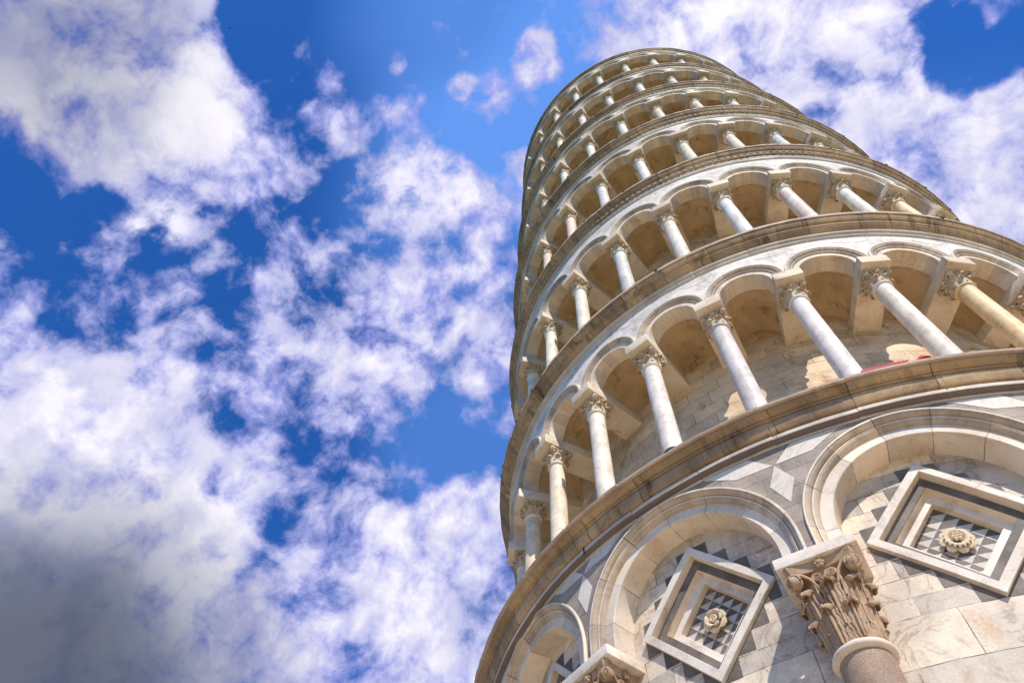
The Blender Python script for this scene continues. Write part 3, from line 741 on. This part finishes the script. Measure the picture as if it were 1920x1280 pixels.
BAYS = [i * 2 for i in range(15)]               # arch centres at even column numbers
mb = MB()
for b in BAYS: wall_cell(mb, b + PH)
mb.build('blind_arcade_wall', [M['wall'], M['inlay_dark']], tower, smooth=40)

# spandrels: grey stone with white star pieces over each column
mb = MB()
for b in BAYS: plate(mb, b + PH, REFB, RS, 1.50, ZA, 6.80, ZT, HB, 36, 3)
sp = mb.build('spandrel_band', M['grey'], tower, smooth=40)
star = None
for b in BAYS:
    s_ = MB(); ix = b + 1 + PH
    for sg in (-1, 1):
        poly(s_, ix, REFB, RS + .006, [(sg * .012, ZST), (sg * .29, ZST + .29), (sg * .92, ZST + .29), (sg * .50, ZST + .02)], 0, .01)
    poly(s_, ix, REFB, RS + .006, [(0, ZST - .015), (-.155, ZST - .35), (0, ZST - .72), (.155, ZST - .35)], 0, .01)
    s_.build('star_inlay', M['inlay_white'], sp, smooth=20)

BPROF = [(1.215, RR - .01), (1.215, 7.472), (1.223, 7.482), (1.362, 7.484), (1.364, 7.50), (1.372, 7.522), (1.386, 7.545), (1.402, 7.556), (1.412, 7.557), (1.414, 7.566), (1.428, 7.568), (1.430, 7.556), (1.438, 7.556), (1.446, 7.585), (1.460, 7.612), (1.480, 7.626), (1.487, 7.628), (1.489, 7.640), (1.512, 7.642), (1.52, 7.632), (1.524, 7.58)]
for b in BAYS:
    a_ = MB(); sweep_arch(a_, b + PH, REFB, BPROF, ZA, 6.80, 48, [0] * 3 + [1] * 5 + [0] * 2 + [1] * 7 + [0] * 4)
    a_.build('blind_arch', [M['arch'], M['mould_shade']], tower, smooth=30)
    lz = lozenge(b + PH)
    rs = rosette(1 if (b // 2) % 2 else 0).build('rosette', M['rosette'], lz, smooth=50)
    rs.scale = (1.25, 1.25, 1.25); rs.location = C(b + PH, 0, 6.875, ZL - .02, REFB); rs.rotation_euler = (0, 0, ang(b + PH))

bigcap = capital_mesh(.265, .30, 1.02, .405, big=True, seed=3)
proto = None
RBC = 7.33
for b in BAYS:
    ix = b + 1 + PH; a = ang(ix)
    if proto is None:
        s_ = MB(); s_.lathe([(.262 + .02 * (1 - w / 12), -.4 + 5.98 * w / 12) for w in range(13)], 40)
        P0 = s_.build('engaged_column', M['granite'], tower, smooth=50)
        r_ = MB(); r_.lathe([(.25, 5.53), (.27, 5.535), (.305, 5.55), (.318, 5.58), (.305, 5.61), (.275, 5.625), (.27, 5.64)], 48)
        P1 = r_.build('astragal', M['beam'], P0, smooth=60)
        P2 = bigcap.build('capital', M['capital'], P0, smooth=45); P2.location = (0, 0, 5.63)
        s_ = MB(); s_.box((7.10 - RBC, -.452, 6.655), (7.72 - RBC, .452, 6.80)); P3 = s_.build('abacus', M['white'], P0, bevel=.01)
        s_ = MB(); s_.box((-.4, -.4, -.55), (.4, .4, -.42)); s_.lathe([(.37, -.42), (.39, -.37), (.37, -.31), (.33, -.3), (.31, -.26), (.33, -.22), (.34, -.19), (.3, -.15), (.28, -.14)], 40)
        P4 = s_.build('base', M['white'], P0, smooth=40)
        proto = (P0, P1, P2, P3, P4); grp = proto
    else:
        q0 = proto[0].copy(); COL.objects.link(q0); grp = [q0]
        for q in proto[1:]:
            c_ = q.copy(); COL.objects.link(c_); c_.parent = q0; grp.append(c_)
    grp[0].location = (RBC * cos(a), RBC * sin(a), settle(a, RBC)); grp[0].rotation_euler = (0, 0, a)

# ------------------------------------------------------------------ red cloth and strap left on the lowest gallery ledge
def on_ledge(idx, R, z): return LEAN @ Vector((R * cos(ang(idx)), R * sin(ang(idx)), z))
mb = MB(); rows = []
for j in range(25):
    w = j / 24; ix = 5.85 + .36 * w; h_ = .035 + .006 * sin(w * 11); zc = 9.145
    rows.append([on_ledge(ix, R, z) for R, z in ((7.955, zc - .004), (7.957, zc + h_ * .7), (7.945, zc + h_), (7.90, zc + h_ * .9), (7.88, zc + .004))])
st = mb.grid([list(r) for r in rows])
o = mb.build('strap', M['red'], None); o['label'] = 'long thin red strap lying along the edge of the lowest gallery ledge'; o['category'] = 'strap'
mb = MB(); rows = []
for j in range(17):
    w = j / 16; ix = 6.27 + .125 * w; e = sin(pi * w) ** .45; r_ = .075 * e + .004
    rows.append([on_ledge(ix, 7.90 + r_ * .9 * cos(f), 9.143 + max(-.002, r_ * (1.0 + .12 * sin(w * 14 + f * 3)) * sin(f) * 1.25)) for f in [pi * q / 12 for q in range(13)]])
mb.grid(rows)
o = mb.build('cloth_bundle', M['red'], None); o['label'] = 'crumpled red cloth bundle on the ledge against the foot of a gallery column'; o['category'] = 'cloth'

# ------------------------------------------------------------------ a bird far up
mb = MB()
rows = []
for j in range(9):
    w = j / 8; r_ = .035 * sin(pi * w) ** .7 + .002; rows.append([((w - .5) * .30, r_ * cos(2 * pi * k / 8), r_ * sin(2 * pi * k / 8)) for k in range(8)])
mb.grid(rows, closed=True)
for sg in (-1, 1):
    rows = []
    for j in range(7):
        w = j / 6; ch = .075 * (1 - w) ** .6 + .008; x = .03 - .10 * w * w; zz = .05 * sin(w * pi * .7)
        rows.append([(x + ch, sg * (.02 + .27 * w), zz), (x, sg * (.02 + .27 * w), zz + .012), (x - ch, sg * (.02 + .27 * w), zz), (x, sg * (.02 + .27 * w), zz - .006)])
    mb.grid(rows, closed=True)
i = mb.add([(-.13, 0, .004), (-.22, -.04, 0), (-.22, .04, 0), (-.13, 0, -.004)]); mb.face((i, i + 1, i + 2)); mb.face((i + 3, i + 2, i + 1))
o = mb.build('bird', M['bird'], None); o['label'] = 'tiny dark bird flying in the blue gap at upper left'; o['category'] = 'bird'
o.location = LEAN @ (CAM_T + Vector((-0.34763065, -0.09858332, 0.93243459)) * 150); o.rotation_euler = (.5, .3, 1.9)

# ------------------------------------------------------------------ ground
def sheet(name, m, rad0, rad1, z, n=96):
    mb = MB(); rows = []; uvr = []
    for r in (rad0, (rad0 * rad1) ** .5 if rad0 > .1 else rad1 * .5, rad1):
        rows.append([(r * cos(2 * pi * k / n), r * sin(2 * pi * k / n), z) for k in range(n)]); uvr.append([(r * cos(2 * pi * k / n), r * sin(2 * pi * k / n)) for k in range(n)])
    mb.grid(rows, uvr, closed=True); o = mb.build(name, m, None, smooth=0); o['kind'] = 'structure'; return o
M['paving'] = stone('paving_stone', (.74, .59, .40), (.62, .48, .32), (.3, .25, .2), .4, .1, joint=(1.2, .8, .012, 0), grain=.1)
M['lawn'] = stone('lawn_grass', (.055, .10, .025), (.08, .12, .03), (.12, .12, .05), .4, 0, grain=.4, rough=.9)
sheet('ground', M['lawn'], .01, 3000, -1.204)
sheet('paving', M['paving'], .02, 30, -1.2)
